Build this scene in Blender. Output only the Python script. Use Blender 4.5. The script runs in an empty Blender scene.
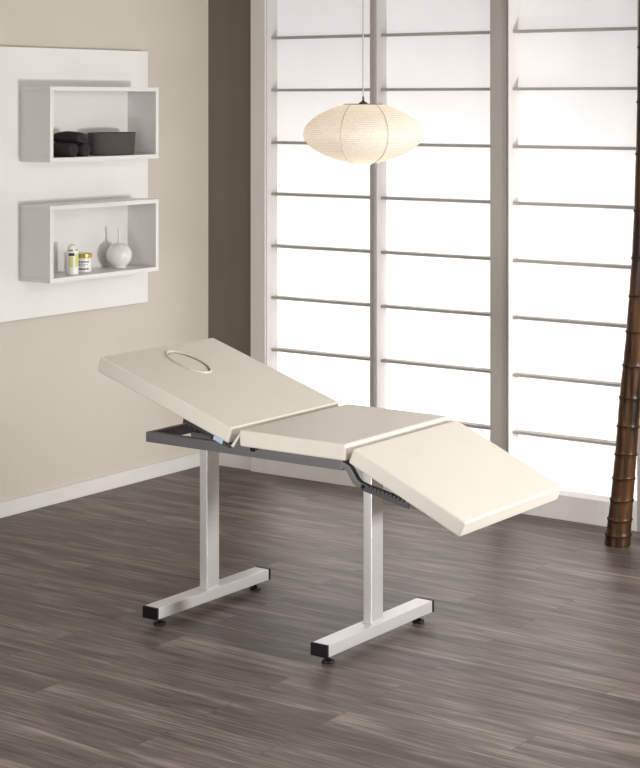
import bpy, bmesh, math, random
from mathutils import Vector, Matrix
random.seed(4)
scene = bpy.context.scene
C = scene.collection
PI = math.pi

# ------------------------------------------------------------------ materials
def mat(name, col, rough=.5, metal=0., spec=.5):
    m = bpy.data.materials.new(name); m.use_nodes = True
    b = m.node_tree.nodes['Principled BSDF']
    b.inputs['Base Color'].default_value = (*col, 1)
    b.inputs['Roughness'].default_value = rough
    b.inputs['Metallic'].default_value = metal
    b.inputs['Specular IOR Level'].default_value = spec
    return m

def nodes(m):
    return m.node_tree.nodes, m.node_tree.links, m.node_tree.nodes['Principled BSDF']

def mottle(m, c1, c2, scale=(8, 8, 8), bump=0., bscale=None, detail=5):
    """procedural colour variation (and bump) in object space"""
    N, L, b = nodes(m)
    tc = N.new('ShaderNodeTexCoord'); mp = N.new('ShaderNodeMapping')
    mp.inputs['Scale'].default_value = scale
    L.new(tc.outputs['Object'], mp.inputs['Vector'])
    nz = N.new('ShaderNodeTexNoise'); nz.inputs['Scale'].default_value = 1; nz.inputs['Detail'].default_value = detail
    L.new(mp.outputs['Vector'], nz.inputs['Vector'])
    rp = N.new('ShaderNodeValToRGB')
    rp.color_ramp.elements[0].position = .3; rp.color_ramp.elements[0].color = (*c1, 1)
    rp.color_ramp.elements[1].position = .7; rp.color_ramp.elements[1].color = (*c2, 1)
    L.new(nz.outputs['Fac'], rp.inputs['Fac']); L.new(rp.outputs['Color'], b.inputs['Base Color'])
    if bump:
        n2 = N.new('ShaderNodeTexNoise'); n2.inputs['Scale'].default_value = bscale or 300
        n2.inputs['Detail'].default_value = 3
        L.new(tc.outputs['Object'], n2.inputs['Vector'])
        bp = N.new('ShaderNodeBump'); bp.inputs['Strength'].default_value = bump; bp.inputs['Distance'].default_value = .002
        L.new(n2.outputs['Fac'], bp.inputs['Height']); L.new(bp.outputs['Normal'], b.inputs['Normal'])
    return m

M = {}
M['plaster'] = mottle(mat('beige_plaster', (.605, .562, .492), .8, spec=.2), (.595, .553, .484), (.615, .571, .50), (3, 3, 3), .15, 220)
M['brown'] = mottle(mat('brown_plaster', (.185, .155, .127), .8, spec=.2), (.18, .151, .124), (.19, .159, .131), (3, 3, 3), .15, 220)
M['white_paint'] = mottle(mat('white_paint', (.72, .70, .68), .6, spec=.3), (.7, .685, .665), (.74, .725, .705), (4, 4, 30))
M['ceiling'] = mat('ceiling_paint', (.7, .68, .65), .9, spec=.1)
M['board'] = mottle(mat('matt_white_laminate', (.79, .785, .77), .5, spec=.3), (.78, .775, .76), (.80, .795, .78), (5, 5, 5))
M['shelf'] = mottle(mat('satin_white_laminate', (.74, .73, .715), .35, spec=.4), (.73, .72, .705), (.75, .74, .725), (5, 5, 5))
M['frame'] = mottle(mat('grey_painted_wood', (.40, .375, .345), .55, spec=.3), (.39, .366, .336), (.41, .385, .354), (30, 30, 2))
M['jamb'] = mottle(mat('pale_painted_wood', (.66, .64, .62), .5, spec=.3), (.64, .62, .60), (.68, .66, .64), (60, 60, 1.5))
M['vinyl'] = mottle(mat('cream_vinyl', (.655, .622, .552), .42, spec=.4), (.65, .617, .547), (.665, .632, .562), (9, 9, 9), .12, 900)
M['silver'] = mottle(mat('silver_painted_steel', (.74, .74, .745), .37, .56), (.72, .72, .725), (.76, .76, .765), (200, 4, 200))
M['shaded_steel'] = mottle(mat('shaded_silver_steel', (.14, .14, .145), .45, .3), (.13, .13, .135), (.15, .15, .155), (4, 60, 60))  # silver steel again, its colour darkened for the shaded side of the rails
M['black'] = mat('black_plastic', (.004, .004, .004), .5, spec=.25)
M['darksteel'] = mat('dark_steel', (.07, .072, .075), .4, .6)
M['bluelabel'] = mat('pale_blue_sticker', (.42, .55, .78), .5)
M['towel'] = mottle(mat('dark_terry', (.045, .039, .039), .95, spec=.1), (.03, .026, .026), (.065, .056, .056), (160, 160, 160), .9, 900)
M['felt'] = mottle(mat('dark_grey_woven', (.08, .074, .07), .9, spec=.15), (.06, .056, .053), (.11, .102, .096), (300, 300, 300), .8, 700)
M['glaze'] = mat('white_glaze', (.74, .745, .73), .08, spec=.6)
M['plastic_white'] = mat('white_plastic', (.8, .79, .77), .3)
M['gold'] = mat('gold_lid', (.50, .38, .09), .3, .8)
M['lime'] = mat('lime_print', (.62, .66, .22), .5)
M['green'] = mat('green_print', (.12, .28, .03), .5)
M['ink'] = mat('dark_ink', (.02, .025, .03), .5)
M['cord'] = mat('grey_flex', (.42, .40, .385), .5)
M['wire'] = mat('brown_wire', (.17, .13, .10), .5, .3)
M['ribwire'] = mat('tan_wire', (.60, .53, .45), .6)
M['bronze'] = mat('dark_bronze', (.07, .055, .045), .45, .5)

def floor_material():
    m = mat('greyed_oak_planks', (.1, .08, .07), .42, spec=.3)
    N, L, b = nodes(m)
    tc = N.new('ShaderNodeTexCoord')
    br = N.new('ShaderNodeTexBrick'); br.offset = .37; br.offset_frequency = 2; br.squash = 1
    br.inputs['Color1'].default_value = (.0, .0, .0, 1); br.inputs['Color2'].default_value = (1, 1, 1, 1)
    br.inputs['Mortar'].default_value = (.5, .5, .5, 1)
    br.inputs['Scale'].default_value = 1; br.inputs['Mortar Size'].default_value = .0012
    br.inputs['Mortar Smooth'].default_value = .2
    br.inputs['Brick Width'].default_value = .92; br.inputs['Row Height'].default_value = .152
    L.new(tc.outputs['Object'], br.inputs['Vector'])
    # per-plank offset for the grain
    sep = N.new('ShaderNodeVectorMath'); sep.operation = 'MULTIPLY'
    sep.inputs[1].default_value = (7.3, 3.1, 0)
    L.new(br.outputs['Color'], sep.inputs[0])
    add = N.new('ShaderNodeVectorMath'); add.operation = 'ADD'
    L.new(tc.outputs['Object'], add.inputs[0]); L.new(sep.outputs[0], add.inputs[1])
    mp = N.new('ShaderNodeMapping'); mp.inputs['Scale'].default_value = (4, 90, 1)
    L.new(add.outputs[0], mp.inputs['Vector'])
    g = N.new('ShaderNodeTexNoise'); g.inputs['Scale'].default_value = 1; g.inputs['Detail'].default_value = 9
    g.inputs['Roughness'].default_value = .62; g.inputs['Distortion'].default_value = .6
    L.new(mp.outputs[0], g.inputs['Vector'])
    mp2 = N.new('ShaderNodeMapping'); mp2.inputs['Scale'].default_value = (1.1, 9, 1)
    L.new(add.outputs[0], mp2.inputs['Vector'])
    g2 = N.new('ShaderNodeTexNoise'); g2.inputs['Scale'].default_value = 1; g2.inputs['Detail'].default_value = 4
    g2.inputs['Distortion'].default_value = 1.4
    L.new(mp2.outputs[0], g2.inputs['Vector'])
    rp = N.new('ShaderNodeValToRGB')
    e = rp.color_ramp.elements
    e[0].position = .36; e[0].color = (.036, .027, .023, 1)
    e[1].position = .64; e[1].color = (.25, .205, .182, 1)
    x = e.new(.5); x.color = (.104, .084, .074, 1)
    mixf = N.new('ShaderNodeMath'); mixf.operation = 'MULTIPLY_ADD'
    mixf.inputs[1].default_value = .45; L.new(g2.outputs['Fac'], mixf.inputs[0])
    m3 = N.new('ShaderNodeMath'); m3.operation = 'MULTIPLY'; m3.inputs[1].default_value = .55
    L.new(g.outputs['Fac'], m3.inputs[0]); L.new(m3.outputs[0], mixf.inputs[2])
    L.new(mixf.outputs[0], rp.inputs['Fac'])
    # per-plank tone
    tone = N.new('ShaderNodeMapRange'); tone.inputs['To Min'].default_value = .80; tone.inputs['To Max'].default_value = 1.2
    L.new(br.outputs['Color'], tone.inputs['Value'])
    mul = N.new('ShaderNodeVectorMath'); mul.operation = 'SCALE'
    L.new(rp.outputs['Color'], mul.inputs[0]); L.new(tone.outputs[0], mul.inputs['Scale'])
    gap = N.new('ShaderNodeMix'); gap.data_type = 'RGBA'
    L.new(br.outputs['Fac'], gap.inputs['Factor']); L.new(mul.outputs[0], gap.inputs[6])
    gap.inputs[7].default_value = (.045, .036, .031, 1)
    L.new(gap.outputs[2], b.inputs['Base Color'])
    bp = N.new('ShaderNodeBump'); bp.inputs['Strength'].default_value = .25; bp.inputs['Distance'].default_value = .002
    L.new(g.outputs['Fac'], bp.inputs['Height']); L.new(bp.outputs['Normal'], b.inputs['Normal'])
    return m
M['floor'] = floor_material()

def paper_material():
    m = bpy.data.materials.new('rice_paper'); m.use_nodes = True
    N, L = m.node_tree.nodes, m.node_tree.links
    N.remove(N['Principled BSDF']); out = N['Material Output']
    tr = N.new('ShaderNodeBsdfTranslucent'); df = N.new('ShaderNodeBsdfDiffuse')
    tr.inputs['Color'].default_value = (.82, .81, .80, 1); df.inputs['Color'].default_value = (.75, .73, .72, 1)
    mx = N.new('ShaderNodeMixShader'); mx.inputs[0].default_value = .4
    L.new(tr.outputs[0], mx.inputs[1]); L.new(df.outputs[0], mx.inputs[2]); L.new(mx.outputs[0], out.inputs['Surface'])
    return m
M['paper'] = paper_material()

def lantern_material():
    m = bpy.data.materials.new('ribbed_lantern_paper'); m.use_nodes = True
    N, L = m.node_tree.nodes, m.node_tree.links
    N.remove(N['Principled BSDF']); out = N['Material Output']
    tc = N.new('ShaderNodeTexCoord')
    wv = N.new('ShaderNodeTexWave'); wv.wave_type = 'BANDS'; wv.bands_direction = 'Z'
    wv.inputs['Scale'].default_value = 40; wv.inputs['Distortion'].default_value = .25; wv.inputs['Detail'].default_value = 1
    wv.inputs['Detail Scale'].default_value = 6
    L.new(tc.outputs['Object'], wv.inputs['Vector'])
    nz = N.new('ShaderNodeTexNoise'); nz.inputs['Scale'].default_value = 90; L.new(tc.outputs['Object'], nz.inputs['Vector'])
    rp = N.new('ShaderNodeValToRGB'); rp.color_ramp.elements[0].position = .02; rp.color_ramp.elements[1].position = .35
    rp.color_ramp.elements[0].color = (.80, .73, .62, 1); rp.color_ramp.elements[1].color = (.93, .90, .85, 1)
    L.new(wv.outputs['Fac'], rp.inputs['Fac'])
    mu = N.new('ShaderNodeMix'); mu.data_type = 'RGBA'; mu.blend_type = 'MULTIPLY'; mu.inputs['Factor'].default_value = .35
    r2 = N.new('ShaderNodeValToRGB'); r2.color_ramp.elements[0].color = (.78, .74, .70, 1); r2.color_ramp.elements[0].position = .35
    r2.color_ramp.elements[1].position = .6
    L.new(nz.outputs['Fac'], r2.inputs['Fac']); L.new(rp.outputs['Color'], mu.inputs[6]); L.new(r2.outputs['Color'], mu.inputs[7])
    tr = N.new('ShaderNodeBsdfTranslucent'); df = N.new('ShaderNodeBsdfDiffuse')
    L.new(mu.outputs[2], tr.inputs['Color']); L.new(mu.outputs[2], df.inputs['Color'])
    mx = N.new('ShaderNodeMixShader'); mx.inputs[0].default_value = .5
    L.new(tr.outputs[0], mx.inputs[1]); L.new(df.outputs[0], mx.inputs[2])
    tp = N.new('ShaderNodeBsdfTransparent'); m2 = N.new('ShaderNodeMixShader'); m2.inputs[0].default_value = .10
    L.new(mx.outputs[0], m2.inputs[1]); L.new(tp.outputs[0], m2.inputs[2]); L.new(m2.outputs[0], out.inputs['Surface'])
    return m
M['lantern'] = lantern_material()

def bamboo_material():
    m = mat('stained_bamboo', (.06, .025, .01), .38, spec=.3)
    N, L, b = nodes(m)
    tc = N.new('ShaderNodeTexCoord'); mp = N.new('ShaderNodeMapping'); mp.inputs['Scale'].default_value = (38, 38, 2.2)
    L.new(tc.outputs['Object'], mp.inputs[0])
    nz = N.new('ShaderNodeTexNoise'); nz.inputs['Scale'].default_value = 1; nz.inputs['Detail'].default_value = 6
    L.new(mp.outputs[0], nz.inputs['Vector'])
    rp = N.new('ShaderNodeValToRGB')
    rp.color_ramp.elements[0].position = .40; rp.color_ramp.elements[0].color = (.009, .004, .002, 1)
    rp.color_ramp.elements[1].position = .66; rp.color_ramp.elements[1].color = (.098, .038, .010, 1)
    L.new(nz.outputs['Fac'], rp.inputs['Fac']); L.new(rp.outputs['Color'], b.inputs['Base Color'])
    bp = N.new('ShaderNodeBump'); bp.inputs['Strength'].default_value = .3; bp.inputs['Distance'].default_value = .003
    L.new(nz.outputs['Fac'], bp.inputs['Height']); L.new(bp.outputs['Normal'], b.inputs['Normal'])
    return m
M['bamboo'] = bamboo_material()
M['node'] = mottle(mat('dark_bamboo_node', (.02, .008, .004), .7, spec=.15), (.012, .005, .003), (.04, .016, .007), (60, 60, 60))

# ------------------------------------------------------------------ mesh helpers
def add_box(bm, a, b, bev=0., seg=2, mtx=None):
    a, b = Vector(a), Vector(b)
    t = bmesh.new()
    bmesh.ops.create_cube(t, size=1)
    bmesh.ops.scale(t, vec=b - a, verts=t.verts)
    bmesh.ops.translate(t, vec=(a + b) / 2, verts=t.verts)
    if bev:
        bmesh.ops.bevel(t, geom=t.edges[:], offset=bev, segments=seg, profile=.5, affect='EDGES', clamp_overlap=True)
    if mtx: t.transform(mtx)
    merge(bm, t)

def merge(bm, t):
    me = bpy.data.meshes.new('tmp'); t.to_mesh(me); t.free(); bm.from_mesh(me); bpy.data.meshes.remove(me)

def add_lathe(bm, prof, n=48, centre=(0, 0, 0), sx=1, sy=1, mtx=None):
    """prof: list of (radius, z); open ends with radius 0 close to a point"""
    t = bmesh.new(); rings = []
    for r, z in prof:
        if r < 1e-6: rings.append([t.verts.new((0, 0, z))])
        else: rings.append([t.verts.new((r * sx * math.cos(2 * PI * k / n), r * sy * math.sin(2 * PI * k / n), z)) for k in range(n)])
    for p, q in zip(rings, rings[1:]):
        for k in range(n):
            k2 = (k + 1) % n
            if len(p) == 1 and len(q) == 1: continue
            if len(p) == 1: t.faces.new((p[0], q[k], q[k2]))
            elif len(q) == 1: t.faces.new((p[k], q[0], p[k2]))
            else: t.faces.new((p[k], q[k], q[k2], p[k2]))
    bmesh.ops.recalc_face_normals(t, faces=t.faces[:])
    if mtx: t.transform(mtx)
    bmesh.ops.translate(t, vec=centre, verts=t.verts)
    merge(bm, t)

def add_tube(bm, pts, rad, n=12, closed=False, sq=None):
    """sweep a circle (or, with sq=(w, h), a rounded rectangle) along pts"""
    pts = [Vector(p) for p in pts]; t = bmesh.new(); rings = []
    m = len(pts)
    rads = rad if isinstance(rad, (list, tuple)) else [rad] * m
    prev = None
    for i, p in enumerate(pts):
        if closed: d = pts[(i + 1) % m] - pts[i - 1]
        else: d = pts[min(i + 1, m - 1)] - pts[max(i - 1, 0)]
        d.normalize()
        if prev is None:
            up = Vector((0, 1, 0)) if abs(d.y) < .9 else Vector((0, 0, 1))
            u = up.cross(d).normalized()
        else:
            u = (prev - d * prev.dot(d)).normalized()
        prev = u; v = d.cross(u)
        ring = []
        for k in range(n):
            a = 2 * PI * k / n
            if sq:
                ca, sa = math.cos(a), math.sin(a)
                ca = math.copysign(abs(ca) ** .25, ca); sa = math.copysign(abs(sa) ** .25, sa)
                ring.append(t.verts.new(p + u * ca * sq[0] + v * sa * sq[1]))
            else:
                ring.append(t.verts.new(p + (u * math.cos(a) + v * math.sin(a)) * rads[i]))
        rings.append(ring)
    rr = list(zip(rings, rings[1:])) + ([(rings[-1], rings[0])] if closed else [])
    for p, q in rr:
        for k in range(n):
            t.faces.new((p[k], p[(k + 1) % n], q[(k + 1) % n], q[k]))
    if not closed:
        t.faces.new(rings[0][::-1]); t.faces.new(rings[-1])
    bmesh.ops.recalc_face_normals(t, faces=t.faces[:])
    merge(bm, t)

def add_prism(bm, pts, y0, y1, bev=0):
    """outline in the x-z plane extruded along y"""
    t = bmesh.new()
    a = [t.verts.new((x, y0, z)) for x, z in pts]; b = [t.verts.new((x, y1, z)) for x, z in pts]
    n = len(pts)
    t.faces.new(a); t.faces.new(b[::-1])
    for k in range(n): t.faces.new((a[k], b[k], b[(k + 1) % n], a[(k + 1) % n]))
    bmesh.ops.recalc_face_normals(t, faces=t.faces[:])
    if bev: bmesh.ops.bevel(t, geom=t.edges[:], offset=bev, segments=2, affect='EDGES', clamp_overlap=True)
    merge(bm, t)

def obj(name, bm, m, parent=None, smooth=35, wn=True, base=None):
    """link a bmesh as ONE object; base puts the origin there (world coordinates)"""
    me = bpy.data.meshes.new(name)
    o = bpy.data.objects.new(name, me); C.objects.link(o)
    off = Vector(base) if base else Vector((0, 0, 0))
    if parent is not None:
        o.parent = parent
        w = Vector((0, 0, 0)); q = parent
        while q: w += q.location; q = q.parent
        o.location = off - w if base else Vector((0, 0, 0))
        sub = off if base else w
    else:
        o.location = off; sub = off
    bmesh.ops.translate(bm, vec=-sub, verts=bm.verts)
    bm.to_mesh(me); bm.free()
    if m: me.materials.append(m)
    if smooth:
        for p in me.polygons: p.use_smooth = True
        me.set_sharp_from_angle(angle=math.radians(smooth))
    if wn and smooth:
        md = o.modifiers.new('weighted', 'WEIGHTED_NORMAL'); md.keep_sharp = True
    return o

def tag(o, label, cat, group=None):
    o['label'] = label; o['category'] = cat
    if group: o['group'] = group
    return o

def thing(name, label, cat, loc, group=None):
    o = bpy.data.objects.new(name, None); C.objects.link(o); o.location = loc; o.empty_display_size = .1
    return tag(o, label, cat, group)

def struct(name, bm, m, parent=None, smooth=35, wn=True):
    o = obj(name, bm, m, parent, smooth, wn)
    if parent is None: o['kind'] = 'structure'
    return o

def struct_root(name, loc):
    o = bpy.data.objects.new(name, None); C.objects.link(o); o.location = loc; o['kind'] = 'structure'
    return o

def B(): return bmesh.new()
def box(a, b, bev=0., seg=2):
    bm = B(); add_box(bm, a, b, bev, seg); return bm

# ------------------------------------------------------------------ the room
RX, RY0, WY, RZ = 7.6, -1.2, 7.256, 2.72          # right wall, front wall, back wall, ceiling
OX1 = 2.570                                      # right end of the paper doors
struct('floor', box((-.15, RY0 - .15, -.1), (RX + .15, WY + .12, 0)), M['floor'], smooth=0)
struct('ceiling', box((-.15, RY0 - .15, RZ), (RX + .15, WY + .12, RZ + .1)), M['ceiling'], smooth=0)
struct('wall_left', box((-.15, RY0, 0), (0, WY, RZ)), M['plaster'], smooth=0)
struct('wall_right', box((RX, RY0, 0), (RX + .15, WY, RZ)), M['plaster'], smooth=0)
struct('wall_front', box((-.15, RY0 - .15, 0), (RX + .15, RY0, RZ)), M['plaster'], smooth=0)
bm = B()
add_box(bm, (-.15, WY, 0), (.305, WY + .12, RZ)); add_box(bm, (OX1, WY, 0), (RX + .15, WY + .12, RZ))
struct('wall_back', bm, M['brown'], smooth=0)
struct('baseboard_left', box((0, RY0, 0), (.014, WY, .072), .003), M['white_paint'])
struct('baseboard_back', box((.014, WY - .014, 0), (.305, WY, .072), .003), M['white_paint'])

# --- translucent paper doors, two bays each
MZ = [.361, .628, .895, 1.160, 1.427, 1.691, 1.960, 2.228, 2.495]
MU_T, MU_D = .007, .052
def paper_door(name, x0, y, jamb_w, jamb_m, mull, post_w):
    """x0 left edge of the left jamb (jamb_w may be 0), mull = (x, width), post = right stile"""
    root = struct_root(name, (x0, y, 0)); D = .105
    xr = x0 + post_w[1]
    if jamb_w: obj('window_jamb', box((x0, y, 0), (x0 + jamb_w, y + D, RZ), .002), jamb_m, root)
    m0, m1 = x0 + mull[0], x0 + mull[0] + mull[1]
    p0, p1 = x0 + post_w[0], xr
    obj('window_frame', box((p0, y, 0), (p1, y + D, RZ), .002), M['frame'], root)
    obj('mullion', box((m0, y, .114), (m1, y + D, RZ - .06), .0015), M['frame'], root) if mull[1] else None
    xa = x0 + jamb_w
    bays = [(xa, m0), (m1, p0)] if mull[1] else [(xa, p0)]
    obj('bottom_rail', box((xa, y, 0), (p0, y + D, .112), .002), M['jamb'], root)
    obj('top_rail', box((xa, y, RZ - .06), (p0, y + D, RZ), .002), M['frame'], root)
    for a, b in bays:
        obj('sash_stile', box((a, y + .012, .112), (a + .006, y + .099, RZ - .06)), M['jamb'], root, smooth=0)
        a += .006
        obj('paper_panel', box((a, y + .099, .112), (b, y + .0995, RZ - .06)), M['paper'], root, smooth=0)
        for z in MZ:
            obj('muntin', box((a, y + .047, z - MU_T), (b, y + .047 + MU_D, z + MU_T), .001, 1), M['frame'], root)
    return root
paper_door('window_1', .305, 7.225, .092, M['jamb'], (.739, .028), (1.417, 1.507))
paper_door('window_2', 1.822, 7.205, 0, None, (0, 0), (.660, .748))

# ------------------------------------------------------------------ wall board and box shelves
YB1 = 6.724
tag(obj('wall_panel', box((0, 5.05, .899), (.045, YB1, 2.152), .0015), M['board'], base=(0, 5.9, .899)),
    'wide off-white backing board on the beige wall behind both box shelves', 'wall panel')

def box_shelf(z0, z1, label):
    y0, y1, x0, x1, t = 5.834, 6.585, .045, .236, .02
    r = thing('box_shelf', label, 'shelf', (x0, (y0 + y1) / 2, z0), 'open box shelves on the wall board')
    e = .0015
    obj('top_panel', box((x0, y0, z1 - t), (x1, y1, z1), e), M['shelf'], r)
    obj('bottom_panel', box((x0, y0, z0), (x1, y1, z0 + t), e), M['shelf'], r)
    obj('side_panel', box((x0, y0, z0 + t), (x1, y0 + .022, z1 - t), e), M['shelf'], r)
    obj('side_panel', box((x0, y1 - .022, z0 + t), (x1, y1, z1 - t), e), M['shelf'], r)
    obj('back_panel', box((x0, y0 + .022, z0 + t), (x0 + .008, y1 - .022, z1 - t)), M['shelf'], r, smooth=0)
box_shelf(1.625, 1.970, 'upper white box shelf holding dark towels and a dark oval basket')
box_shelf(1.077, 1.427, 'lower white box shelf holding a white vase, a jar and a tube')
ZU, ZL = 1.6455, 1.0975

# rolled towels: a flattened spiral roll, axis along the shelf depth
def towel(name, y, z, rw, rh, label, x0=.075, x1=.222, sag=0.):
    bm = B(); t = bmesh.new(); n = 64; turns = 2.6
    # outer roll with soft rounded ends and slight waviness
    rings = []
    xs = [0, .004, .012, .03, .06, .09, .115, .135, .143, .147]
    sc = [.80, .93, .99, 1.0, 1.02, 1.0, .985, .985, .95, .86]
    for x, s in zip(xs, sc):
        ring = []
        for k in range(n):
            a = 2 * PI * k / n
            wob = 1 + .025 * math.sin(3 * a + x * 40) + .015 * math.sin(7 * a - x * 60)
            ca, sa = math.cos(a), math.sin(a)
            zz = sa * rh * s * wob
            if sa < 0: zz = max(zz, -rh * .96)
            bulge = sag * math.sin(PI * (1 - x / .147)) * max(0, sa)
            ring.append(t.verts.new((x0 + x * (x1 - x0) / .147, y + ca * rw * s * wob, z + zz + bulge)))
        rings.append(ring)
    for p, q in zip(rings, rings[1:]):
        for k in range(n): t.faces.new((p[k], q[k], q[(k + 1) % n], p[(k + 1) % n]))
    t.faces.new(rings[0]); t.faces.new(rings[-1][::-1])
    bmesh.ops.recalc_face_normals(t, faces=t.faces[:]); merge(bm, t)
    zmin = min(v.co.z for v in bm.verts)
    root = obj(name, bm, M['towel'], base=(x0 + .07, y, zmin))
    tag(root, label, 'towel', 'rolled dark towels in the upper shelf')
    bs = B(); pts = []; rads = []
    for k in range(70):
        f = k / 69; a = f * turns * 2 * PI + .6; rr = .86 - .74 * f
        pts.append((x1 - .002 + .0025 * math.sin(f * 9), y + math.cos(a) * rw * rr, z + math.sin(a) * rh * rr)); rads.append(.0036)
    add_tube(bs, pts, rads, 8)
    obj('rolled_edge', bs, M['towel'], root)
towel('rolled_towel', 6.003, ZU + .0315, .037, .033, 'dark rolled towel at bottom left of the pile in the upper shelf', .062, .222)
towel('rolled_towel', 6.085, ZU + .0305, .034, .032, 'dark rolled towel beside the basket, lower right of the pile', .064, .224)
towel('rolled_towel', 6.062, ZU + .0865, .037, .0245, 'dark rolled towel lying on top of the other two towels', .060, .218, .006)

# oval woven basket
bm = B()
add_lathe(bm, [(0, 0), (.90, 0), (.935, .004), (.97, .05), (1.0, .102), (1.0, .106), (.975, .106), (.965, .10), (.93, .05), (.90, .008), (0, .008)],
          72, (.142, 6.352, ZU + .0005), .076, .146)
bk = obj('oval_basket', bm, M['felt'], base=(.142, 6.352, ZU))
tag(bk, 'dark grey oval woven basket standing right of the towels in upper shelf', 'basket')
bm = B()
add_tube(bm, [(.142 + .0755 * math.cos(a), 6.352 + .145 * math.sin(a), ZU + .1055) for a in [2 * PI * k / 72 for k in range(72)]], .0028, 8, True)
obj('rim', bm, M['felt'], bk)

# vase
vx, vy = .140, 6.405
bm = B(); prof = [(0, 0), (.030, 0), (.034, .003)]
R, zc = .062, .064
for k in range(26):
    a = -PI / 2 * .62 + (PI / 2 * .62 + PI / 2 * .9) * k / 25
    prof.append((R * math.cos(a), zc + R * .97 * math.sin(a)))
prof += [(.0095, .128), (.0075, .137), (.0062, .15), (.0062, .17), (.0075, .184), (.0085, .187), (.0072, .188), (.0045, .184), (.0042, .15), (0, .148)]
add_lathe(bm, prof, 64, (vx, vy, ZL + .0005))
tag(obj('bottle_vase', bm, M['glaze'], base=(vx, vy, ZL), smooth=60), 'glossy white round vase with a thin neck in the lower shelf', 'vase')

# cosmetics jar with gold lid
jx, jy = .132, 6.160
jr = thing('cosmetic_jar', 'white cream jar with a gold lid beside the vase and tube', 'jar', (jx, jy, ZL))
bm = B(); add_lathe(bm, [(0, 0), (.037, 0), (.0405, .004), (.041, .03), (.0405, .066), (.037, .070), (0, .070)], 48, (jx, jy, ZL + .0005))
jar = obj('jar_body', bm, M['plastic_white'], jr)
bm = B(); add_lathe(bm, [(0, 0), (.0424, 0), (.0433, .002), (.0433, .016), (.041, .0185), (0, .0195)], 48, (jx, jy, ZL + .0708))
obj('lid', bm, M['gold'], jr)
def curved_marks(bm, cx, cy, r, z0, rows, h, a0, a1, seed):
    """short printed strokes wrapped round a cylinder"""
    rnd = random.Random(seed)
    for i, (dz, hh, f) in enumerate(rows):
        a = a0
        while a < a0 + (a1 - a0) * f:
            w = rnd.uniform(.06, .13)
            for s in range(2):
                b0 = a + w * s / 2; b1 = a + w * (s + 1) / 2
                v = [bm.verts.new((cx + rr * math.cos(t), cy + rr * math.sin(t), z0 + dz + q))
                     for rr in (r, r + .0006) for t, q in ((b0, 0), (b1, 0), (b1, hh), (b0, hh))]
                for f4 in ((0, 1, 2, 3), (7, 6, 5, 4), (0, 4, 5, 1), (3, 2, 6, 7), (1, 5, 6, 2), (0, 3, 7, 4)):
                    bm.faces.new([v[k] for k in f4])
            a += w + rnd.uniform(.03, .06)
bm = B(); curved_marks(bm, jx, jy, .0409, ZL, [(.048, .006, .9), (.038, .0025, .8), (.032, .0025, .6), (.014, .008, .9)], 0, -1.55, .05, 3)
obj('printed_text', bm, M['ink'], jar, smooth=0)

# squeeze tube standing on its cap
tx, ty = .170, 6.050
tr_ = thing('cream_tube', 'white squeeze tube with green and lime label in the lower shelf', 'tube', (tx, ty, ZL))
bm = B(); add_lathe(bm, [(0, 0), (.0265, 0), (.028, .002), (.028, .026), (.027, .028), (0, .028)], 40, (tx, ty, ZL + .0005))
obj('cap', bm, M['plastic_white'], tr_)
bm = B(); t = bmesh.new(); n = 40; rings = []
for z, rx, ry in [(.0285, .0265, .0265), (.032, .027, .027), (.06, .0265, .0275), (.10, .026, .0275), (.122, .023, .027), (.134, .017, .022), (.141, .007, .010)]:
    rings.append([t.verts.new((tx + rx * math.cos(2 * PI * k / n), ty + ry * math.sin(2 * PI * k / n), ZL + z)) for k in range(n)])
for p, q in zip(rings, rings[1:]):
    for k in range(n): t.faces.new((p[k], p[(k + 1) % n], q[(k + 1) % n], q[k]))
t.faces.new(rings[0][::-1]); t.faces.new(rings[-1]); bmesh.ops.recalc_face_normals(t, faces=t.faces[:]); merge(bm, t)
tb = obj('tube_body', bm, M['plastic_white'], tr_)
def tube_patch(z0, z1, a0, a1, m, name):
    bm = B(); nz, na = 6, 12; tab = [(.0285, .0265, .0265), (.032, .027, .027), (.06, .0265, .0275), (.10, .026, .0275), (.122, .023, .027), (.134, .017, .022)]
    def rad(z):
        for (u, a, b), (v, c, d) in zip(tab, tab[1:]):
            if u <= z <= v: f = (z - u) / (v - u); return a + f * (c - a), b + f * (d - b)
        return .004, .0345
    g = []
    for lift in (.0002, .0010):
        lay = []
        for i in range(nz + 1):
            z = z0 + (z1 - z0) * i / nz; rx, ry = rad(z)
            lay.append([bm.verts.new((tx + (rx + lift) * math.cos(a), ty + (ry + lift) * math.sin(a), ZL + z)) for a in [a0 + (a1 - a0) * k / na for k in range(na + 1)]])
        g.append(lay)
    for i in range(nz):
        for k in range(na):
            bm.faces.new((g[1][i][k], g[1][i][k + 1], g[1][i + 1][k + 1], g[1][i + 1][k]))
    for k in range(na):
        bm.faces.new((g[0][0][k], g[0][0][k + 1], g[1][0][k + 1], g[1][0][k])); bm.faces.new((g[1][nz][k], g[1][nz][k + 1], g[0][nz][k + 1], g[0][nz][k]))
    bmesh.ops.recalc_face_normals(bm, faces=bm.faces[:])
    obj(name, bm, m, tb)
tube_patch(.036, .085, -1.5, -.75, M['lime'], 'lime_label')
tube_patch(.036, .096, -.35, .5, M['lime'], 'lime_label')
tube_patch(.088, .101, -1.5, -.45, M['ink'], 'dark_lettering')
tube_patch(.110, .117, -1.5, -.7, M['green'], 'green_band')
tube_patch(.112, .118, -.2, .4, M['green'], 'green_band')

# ------------------------------------------------------------------ treatment couch
YN, YF = 4.86, 5.52
YC = (YN + YF) / 2
couch = thing('treatment_couch', 'three-section cream vinyl treatment couch on two silver pedestal legs', 'massage table', (2.07, YC, 0))

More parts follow.
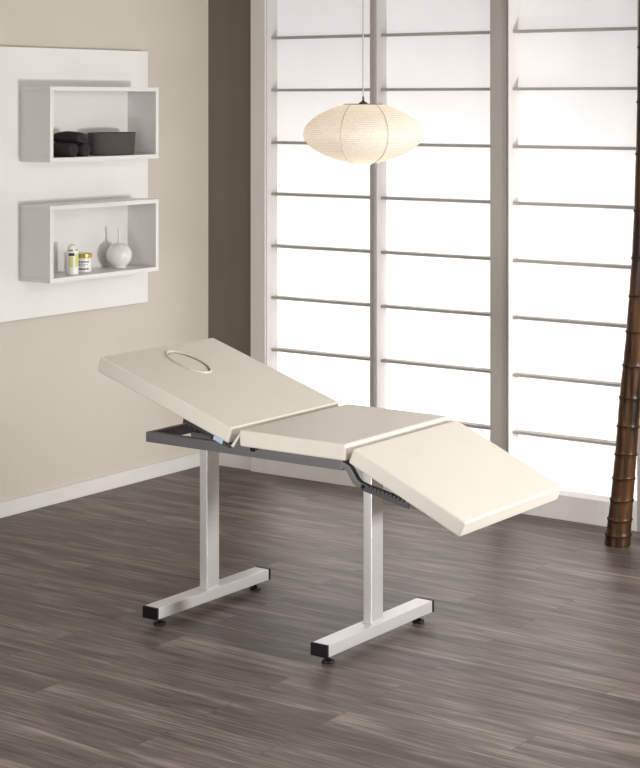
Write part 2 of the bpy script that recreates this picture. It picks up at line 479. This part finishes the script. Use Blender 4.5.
def slab(p0, p1, th, y0, y1, bev=.008):
    """padded slab whose top runs from p0 to p1 (x, z), th thick downwards"""
    u = Vector((p1[0] - p0[0], 0, p1[1] - p0[1])); L = u.length; u.normalize(); n = Vector((-u.z, 0, u.x))
    if n.z < 0: n = -n
    m = Matrix((( u.x, 0, n.x, p0[0]), (0, 1, 0, y0), (u.z, 0, n.z, p0[1]), (0, 0, 0, 1)))
    t = B(); add_box(t, (0, 0, -th), (L, y1 - y0, 0), bev, 5)
    return t, m, L

def boolean_cut(bm, cutter):
    ma = bpy.data.meshes.new('a'); bm.to_mesh(ma); bm.free(); mb = bpy.data.meshes.new('b'); cutter.to_mesh(mb); cutter.free()
    oa = bpy.data.objects.new('a', ma); ob = bpy.data.objects.new('b', mb); C.objects.link(oa); C.objects.link(ob)
    md = oa.modifiers.new('x', 'BOOLEAN'); md.operation = 'DIFFERENCE'; md.object = ob; md.solver = 'EXACT'
    dg = bpy.context.evaluated_depsgraph_get(); dg.update()
    res = bpy.data.meshes.new_from_object(oa.evaluated_get(dg))
    out = B(); out.from_mesh(res)
    for o in (oa, ob): bpy.data.objects.remove(o)
    for me in (ma, mb, res): bpy.data.meshes.remove(me)
    return out

# back section with its face opening (closed by a plug)
P0, P1 = (1.438, .961), (2.058, .762)
t, m, L = slab(P0, P1, .059, YN, YF)
eu, ev, au, av = .157, .329, .1005, .060
cut = B(); add_lathe(cut, [(0, -.03), (1, -.03), (1, .03), (0, .03)], 96, (eu, ev, 0), au, av)
t = boolean_cut(t, cut); t.transform(m)
back = obj('back_cushion', t, M['vinyl'], couch, wn=True)
bm = B(); add_lathe(bm, [(0, -.0295), (.925, -.0295), (.925, -.007), (.915, -.003), (.895, -.0012), (.87, -.0007), (0, -.0005)], 96, (eu, ev, 0), au, av, None)
bm.transform(m); obj('face_hole_plug', bm, M['vinyl'], back, wn=True)
bm = B()
add_tube(bm, [(eu + (au + .0015) * math.cos(a), ev + (av + .0015) * math.sin(a), .0015) for a in [2 * PI * k / 96 for k in range(96)]], .0044, 8, True)
bm.transform(m); obj('piping', bm, M['vinyl'], back)

t, m, L = slab((2.090, .760), (2.540, .760), .058, YN, YF); t.transform(m)
obj('seat_cushion', t, M['vinyl'], couch, wn=True)
t, m2, L = slab((2.572, .750), (3.004, .562), .056, YN, YF); t.transform(m2)
obj('leg_cushion', t, M['vinyl'], couch, wn=True)
# vinyl flap closing the joint between back and seat
bm = B(); add_prism(bm, [(2.050, .698), (2.062, .695), (2.0895, .735), (2.0895, .748)], YN + .004, YF - .004)
obj('hinge_flap', bm, M['vinyl'], couch)

# steel frame
ZR0, ZR1 = .662, .699
for y in (YN + .045, YF - .045):
    s = y < YC
    bm = B(); add_box(bm, (1.632, y - .0125, ZR0), (2.505, y + .0125, ZR1), .003)
    obj('side_rail', bm, M['shaded_steel'], couch)
    # curved arm that carries the leg section
    bm = B()
    cp = [(2.485, .681), (2.512, .679), (2.530, .668), (2.542, .650), (2.553, .634), (2.570, .622), (2.600, .613), (2.66, .602), (2.74, .583)]
    pts = [(a, y, b) for a, b in cp]
    add_tube(bm, pts, .014, 20, False, (.012, .0115))
    obj('leg_section_arm', bm, M['shaded_steel'], couch)
    # slotted ratchet strip on the arm
    yo = y - .014 if s else y + .014
    bm = B()
    a0 = Vector((2.592, 0, .619)); a1 = Vector((2.772, 0, .5815)); u = (a1 - a0); LL = u.length; u.normalize(); w = Vector((-u.z, 0, u.x))
    out = []
    for k in range(9):
        a = PI / 2 + PI * k / 8
        p = a0 + (u * math.cos(a) + w * math.sin(a)) * .012
        out.append((p.x, p.z))
    bot = [a0 + u * LL - w * .012, a0 + u * LL + w * .012]
    out += [(q.x, q.z) for q in bot]
    nt = 10
    for k in range(nt - 1, -1, -1):
        c = .018 + (LL - .03) * (k + .5) / nt; h = (LL - .03) / nt
        for du, dw in ((.28 * h, .012), (.12 * h, .003), (-.22 * h, .003), (-.22 * h, .012)):
            p = a0 + u * (c + du) + w * dw; out.append((p.x, p.z))
    add_prism(bm, out, yo - .003, yo + .003)
    rb = obj('ratchet_strip', bm, M['darksteel'], couch)
    bm = B(); add_lathe(bm, [(0, 0), (.006, 0), (.006, .004), (.004, .006), (0, .006)], 16, (0, 0, 0), 1, 1, Matrix.Rotation(PI / 2, 4, 'X'))
    bmesh.ops.translate(bm, vec=(a0.x, yo - .003, a0.z), verts=bm.verts)
    obj('pivot_bolt', bm, M['black'], rb)
    # toothed ratchet under the back section
    bm = B()
    b0 = Vector((1.815, 0, .764)); b1 = Vector((2.035, 0, .694)); u = b1 - b0; LL = u.length; u.normalize(); w = Vector((-u.z, 0, u.x))
    if w.z < 0: w = -w
    out = [b0 + w * .008, b1 + w * .008, b1 - w * .006]
    nt = 16
    for k in range(nt - 1, -1, -1):
        c = LL * (k + .5) / nt; h = LL / nt
        out += [b0 + u * (c + .25 * h) - w * .006, b0 + u * (c + .05 * h) - w * .013, b0 + u * (c - .3 * h) - w * .013, b0 + u * (c - .35 * h) - w * .006]
    add_prism(bm, [(p.x, p.z) for p in out], y - .02, y - .014) if s else add_prism(bm, [(p.x, p.z) for p in out], y + .014, y + .02)
    rt = obj('back_ratchet', bm, M['darksteel'], couch)
    if s:
        bm = B(); a = b0 + u * .150 - w * .011; b = b0 + u * .193 - w * .011
        add_prism(bm, [((a + w * .0155).x, (a + w * .0155).z), ((b + w * .0155).x, (b + w * .0155).z), (b.x, b.z), (a.x, a.z)], y - .0216, y - .0202)
        st = obj('sticker', bm, M['bluelabel'], rt); st['label'] = 'pale blue sticker'
    # hinge block under the seat
    bm = B(); add_box(bm, (2.118, y - .020, .684), (2.136, y - .008, .7015), .001); add_box(bm, (2.1365, y - .0155, .6905), (2.15, y - .009, .7012), .003)
    obj('hinge_block', bm, M['black'], couch)
for x in (1.646, 2.47):
    obj('cross_member', box((x - .0125, YN + .058, ZR0), (x + .0125, YF - .058, ZR1), .003), M['shaded_steel'], couch)
for x, xp in ((1.679, 1.689), (2.430, 2.430)):
    # pedestal: foot bar, post, top plate
    fb = obj('foot_bar', box((x - .034, YN + .012, .032), (x + .034, YF + .008, .074), .003), M['silver'], couch)
    for y, sgn in ((YN, 1), (YF + .02, -1)):
        a, b = sorted((y, y + sgn * .0119))
        obj('end_cap', box((x - .0345, a, .0315), (x + .0345, b, .0745), .002), M['black'], fb)
        bm = B(); add_lathe(bm, [(0, 0), (.021, 0), (.0225, .003), (.021, .009), (.009, .012), (.006, .014), (.006, .0325), (0, .0325)], 24, (x, y + sgn * .055, 0))
        obj('levelling_foot', bm, M['black'], fb)
    x = xp
    pz = obj('post', box((x - .018, YC - .0365, .074), (x + .018, YC + .0365, ZR0 - .022), .0025), M['silver'], couch)
    obj('weld_plate', box((x - .021, YC - .0395, .0738), (x + .021, YC + .0395, .079), .0015), M['silver'], pz)
    obj('top_bracket', box((x - .05, YC - .05, ZR0 - .022), (x + .045, YC + .05, ZR0), .002), M['shaded_steel'], couch)

# ------------------------------------------------------------------ paper lantern
lx, ly, lz = 2.1475, 5.543, 1.7785
lamp = thing('paper_lantern', 'oval cream paper pendant lantern hanging above the couch before the white paper doors', 'pendant lamp', (lx, ly, RZ))
bm = B(); n = 96; prof = []
A_, PX = .2265, 1.42
def HZ(z): return z * (.125 if z > 0 else .1155)
for k in range(49):
    a = -PI / 2 + PI * k / 48
    z = math.sin(a); r = math.cos(a)
    rr = A_ * (abs(r) ** PX)
    if z > .912: break
    prof.append((max(rr, .0), lz + HZ(z)))
prof = [p for p in prof if p[0] > .032]
top = prof[-1]
add_lathe(bm, prof, n, (lx, ly, 0))
lsh = obj('lamp_shade', bm, M['lantern'], lamp, smooth=80, base=(lx, ly, lz))
bm = B()
add_lathe(bm, [(prof[0][0], prof[0][1]), (.0295, prof[0][1] - .003), (.027, prof[0][1] - .005), (0, prof[0][1] - .006)], 48, (lx, ly, 0))
obj('bottom_cap', bm, M['lantern'], lsh, base=(lx, ly, lz))
bm = B()
add_tube(bm, [(lx + top[0] * math.cos(a), ly + top[0] * math.sin(a), top[1]) for a in [2 * PI * k / 64 for k in range(64)]], .0022, 8, True)
obj('top_ring', bm, M['wire'], lsh)
# two wire ribs of the oval frame, showing as loops on the front and back of the paper
bm = B()
ang = math.radians(35.57)
for sd in (1, -1):
    loop = []
    for k in range(97):
        a = -PI / 2 + PI * k / 96
        z = math.sin(a)
        if not prof[0][1] < lz + HZ(z) < top[1]: continue
        rr = A_ * (math.cos(a) ** PX) + .0006
        q = min(.0865 * math.cos(a) ** .8, rr * .98)
        loop.append((q, math.sqrt(rr * rr - q * q), lz + HZ(z)))
    for t_ in (1, -1):
        add_tube(bm, [(lx + t_ * q * math.cos(ang) + sd * p * math.sin(ang), ly + t_ * q * math.sin(ang) - sd * p * math.cos(ang), z) for q, p, z in loop], .0019, 8)
obj('wire_rib', bm, M['ribwire'], lsh)
bm = B()
add_tube(bm, [(lx - top[0] * math.cos(ang), ly - top[0] * math.sin(ang), top[1]), (lx + top[0] * math.cos(ang), ly + top[0] * math.sin(ang), top[1])], .0022, 8)
obj('wire_stretcher', bm, M['wire'], lamp)
bm = B(); add_lathe(bm, [(0, 0), (.014, 0), (.017, .002), (.016, .006), (.008, .010), (.004, .014), (.0033, .03), (0, .03)], 24, (lx, ly, top[1]))
obj('lamp_cap', bm, M['bronze'], lamp)
bm = B(); add_lathe(bm, [(0, -.06), (.016, -.06), (.018, -.055), (.018, -.002), (0, -.001)], 24, (lx, ly, top[1]))
obj('bulb_holder', bm, M['plastic_white'], lamp)
bm = B(); add_tube(bm, [(lx, ly, top[1] + .03), (lx, ly, 2.3), (lx, ly, RZ - .02)], .0027, 8)
obj('cord', bm, M['cord'], lamp)
bm = B(); add_lathe(bm, [(0, 0), (.05, 0), (.05, -.018), (.04, -.024), (0, -.024)], 32, (lx, ly, RZ))
obj('ceiling_rose', bm, M['plastic_white'], lamp)

# ------------------------------------------------------------------ bamboo pole
BC = [(0, 2.517, .0565), (.03, 2.519, .055), (.10, 2.527, .0515), (.2, 2.538, .0485), (.39, 2.556, .0465), (.65, 2.577, .0455), (.885, 2.604, .0445),
      (1.1, 2.620, .043), (1.25, 2.631, .042), (1.44, 2.640, .041), (1.74, 2.648, .039), (2.1, 2.652, .036), (2.5, 2.654, .033), (RZ, 2.655, .031)]
def lerp(z):
    for a, b in zip(BC, BC[1:]):
        if a[0] <= z <= b[0]:
            f = (z - a[0]) / (b[0] - a[0]); return a[1] + f * (b[1] - a[1]), a[2] + f * (b[2] - a[2])
    return BC[-1][1], BC[-1][2]
BY = 6.94
NZ = [.046, .112, .196, .291, .395, .515, .638, .776, .922, 1.075, 1.236, 1.436, 1.68, 1.90, 2.13, 2.37, 2.6]
bm = B(); t = bmesh.new(); rings = []; n = 40
zs = sorted(set([0, .008] + [round(k * .02, 4) for k in range(1, int(RZ / .02))] + [z + d for z in NZ for d in (-.010, -.004, 0, .004, .010)] + [RZ - .001]))
for z in zs:
    x, r = lerp(z)
    near = min(abs(z - q) for q in NZ)
    rr = r * (1 + .045 * math.exp(-(near / .008) ** 2) - .02 * math.exp(-((near - .02) / .015) ** 2))
    if z < .004: rr *= .97
    rings.append([t.verts.new((x + rr * math.cos(2 * PI * k / n), BY + rr * math.sin(2 * PI * k / n), z)) for k in range(n)])
for p, q in zip(rings, rings[1:]):
    for k in range(n): t.faces.new((p[k], p[(k + 1) % n], q[(k + 1) % n], q[k]))
t.faces.new(rings[0][::-1]); t.faces.new(rings[-1]); bmesh.ops.recalc_face_normals(t, faces=t.faces[:]); merge(bm, t)
bam = obj('bamboo_pole', bm, M['bamboo'], base=(2.517, BY, 0), smooth=70)
tag(bam, 'thick dark brown bamboo pole standing by the paper doors at right', 'bamboo pole')
for z in NZ:
    x, r = lerp(z); bm = B()
    add_tube(bm, [(x + r * 1.03 * math.cos(a), BY + r * 1.03 * math.sin(a), z + .0025 * math.sin(2 * a + z * 9)) for a in [2 * PI * k / 48 for k in range(48)]], .0028, 8, True)
    obj('node_ring', bm, M['node'], bam)

# ------------------------------------------------------------------ light
def area(name, loc, target, sx, sy, power, col=(1, 1, 1), spread=180):
    l = bpy.data.lights.new(name, 'AREA'); l.shape = 'RECTANGLE'; l.size = sx; l.size_y = sy; l.energy = power; l.color = col
    l.spread = math.radians(spread)
    o = bpy.data.objects.new(name, l); C.objects.link(o); o.location = loc
    o.rotation_euler = (Vector(target) - Vector(loc)).to_track_quat('-Z', 'Y').to_euler()
    return o
area('key_lamp', (6.0, 6.25, .95), (1.0, 5.9, 1.15), .38, .36, 134, (1, .985, .96))
area('room_fill', (5.2, 4.6, RZ - .12), (2.8, 5.0, .4), 1.6, 1.4, 85, (1, .985, .97))  # unseen fill added below the ceiling to lift cushion tops and floor
area('side_fill', (2.3, 2.3, .5), (2.3, 5.0, .86), 1.0, .6, 10, (1, .985, .97), 80)  # unseen low fill added to brighten the near side of the cushions
area('front_fill', (3.4, -1.0, 1.5), (2.0, 6, 1.0), 3.0, 2.0, 40, (1, .985, .97))  # unseen broad fill added to brighten faces turned towards the camera
area('daylight', (1.45, 8.1, .7), (1.45, 7.3, .8), 2.6, 1.3, 85, (1, .985, .975))
pl = bpy.data.lights.new('lantern_bulb', 'POINT'); pl.energy = .6; pl.color = (1, .86, .68); pl.shadow_soft_size = .035
po = bpy.data.objects.new('lantern_bulb', pl); C.objects.link(po); po.location = (lx, ly, lz - .02)

w = bpy.data.worlds.new('sky'); scene.world = w; w.use_nodes = True
bg = w.node_tree.nodes['Background']; bg.inputs[0].default_value = (.96, .97, 1, 1); bg.inputs[1].default_value = 1.4

# ------------------------------------------------------------------ camera
cam = bpy.data.cameras.new('camera'); co = bpy.data.objects.new('camera', cam); C.objects.link(co)
co.location = (5.912, 0, 1.9); co.rotation_euler = (PI / 2, 0, .620887)
cam.sensor_fit = 'HORIZONTAL'; cam.sensor_width = 36; cam.lens = 36 * 1776.36 / 640
cam.shift_y = -(384 - 101.84) / 640; cam.clip_start = .05
scene.camera = co
vs = scene.view_settings
vs.view_transform = 'Standard'; vs.look = 'None'; vs.gamma = 1; vs.use_curve_mapping = False; vs.exposure = .12
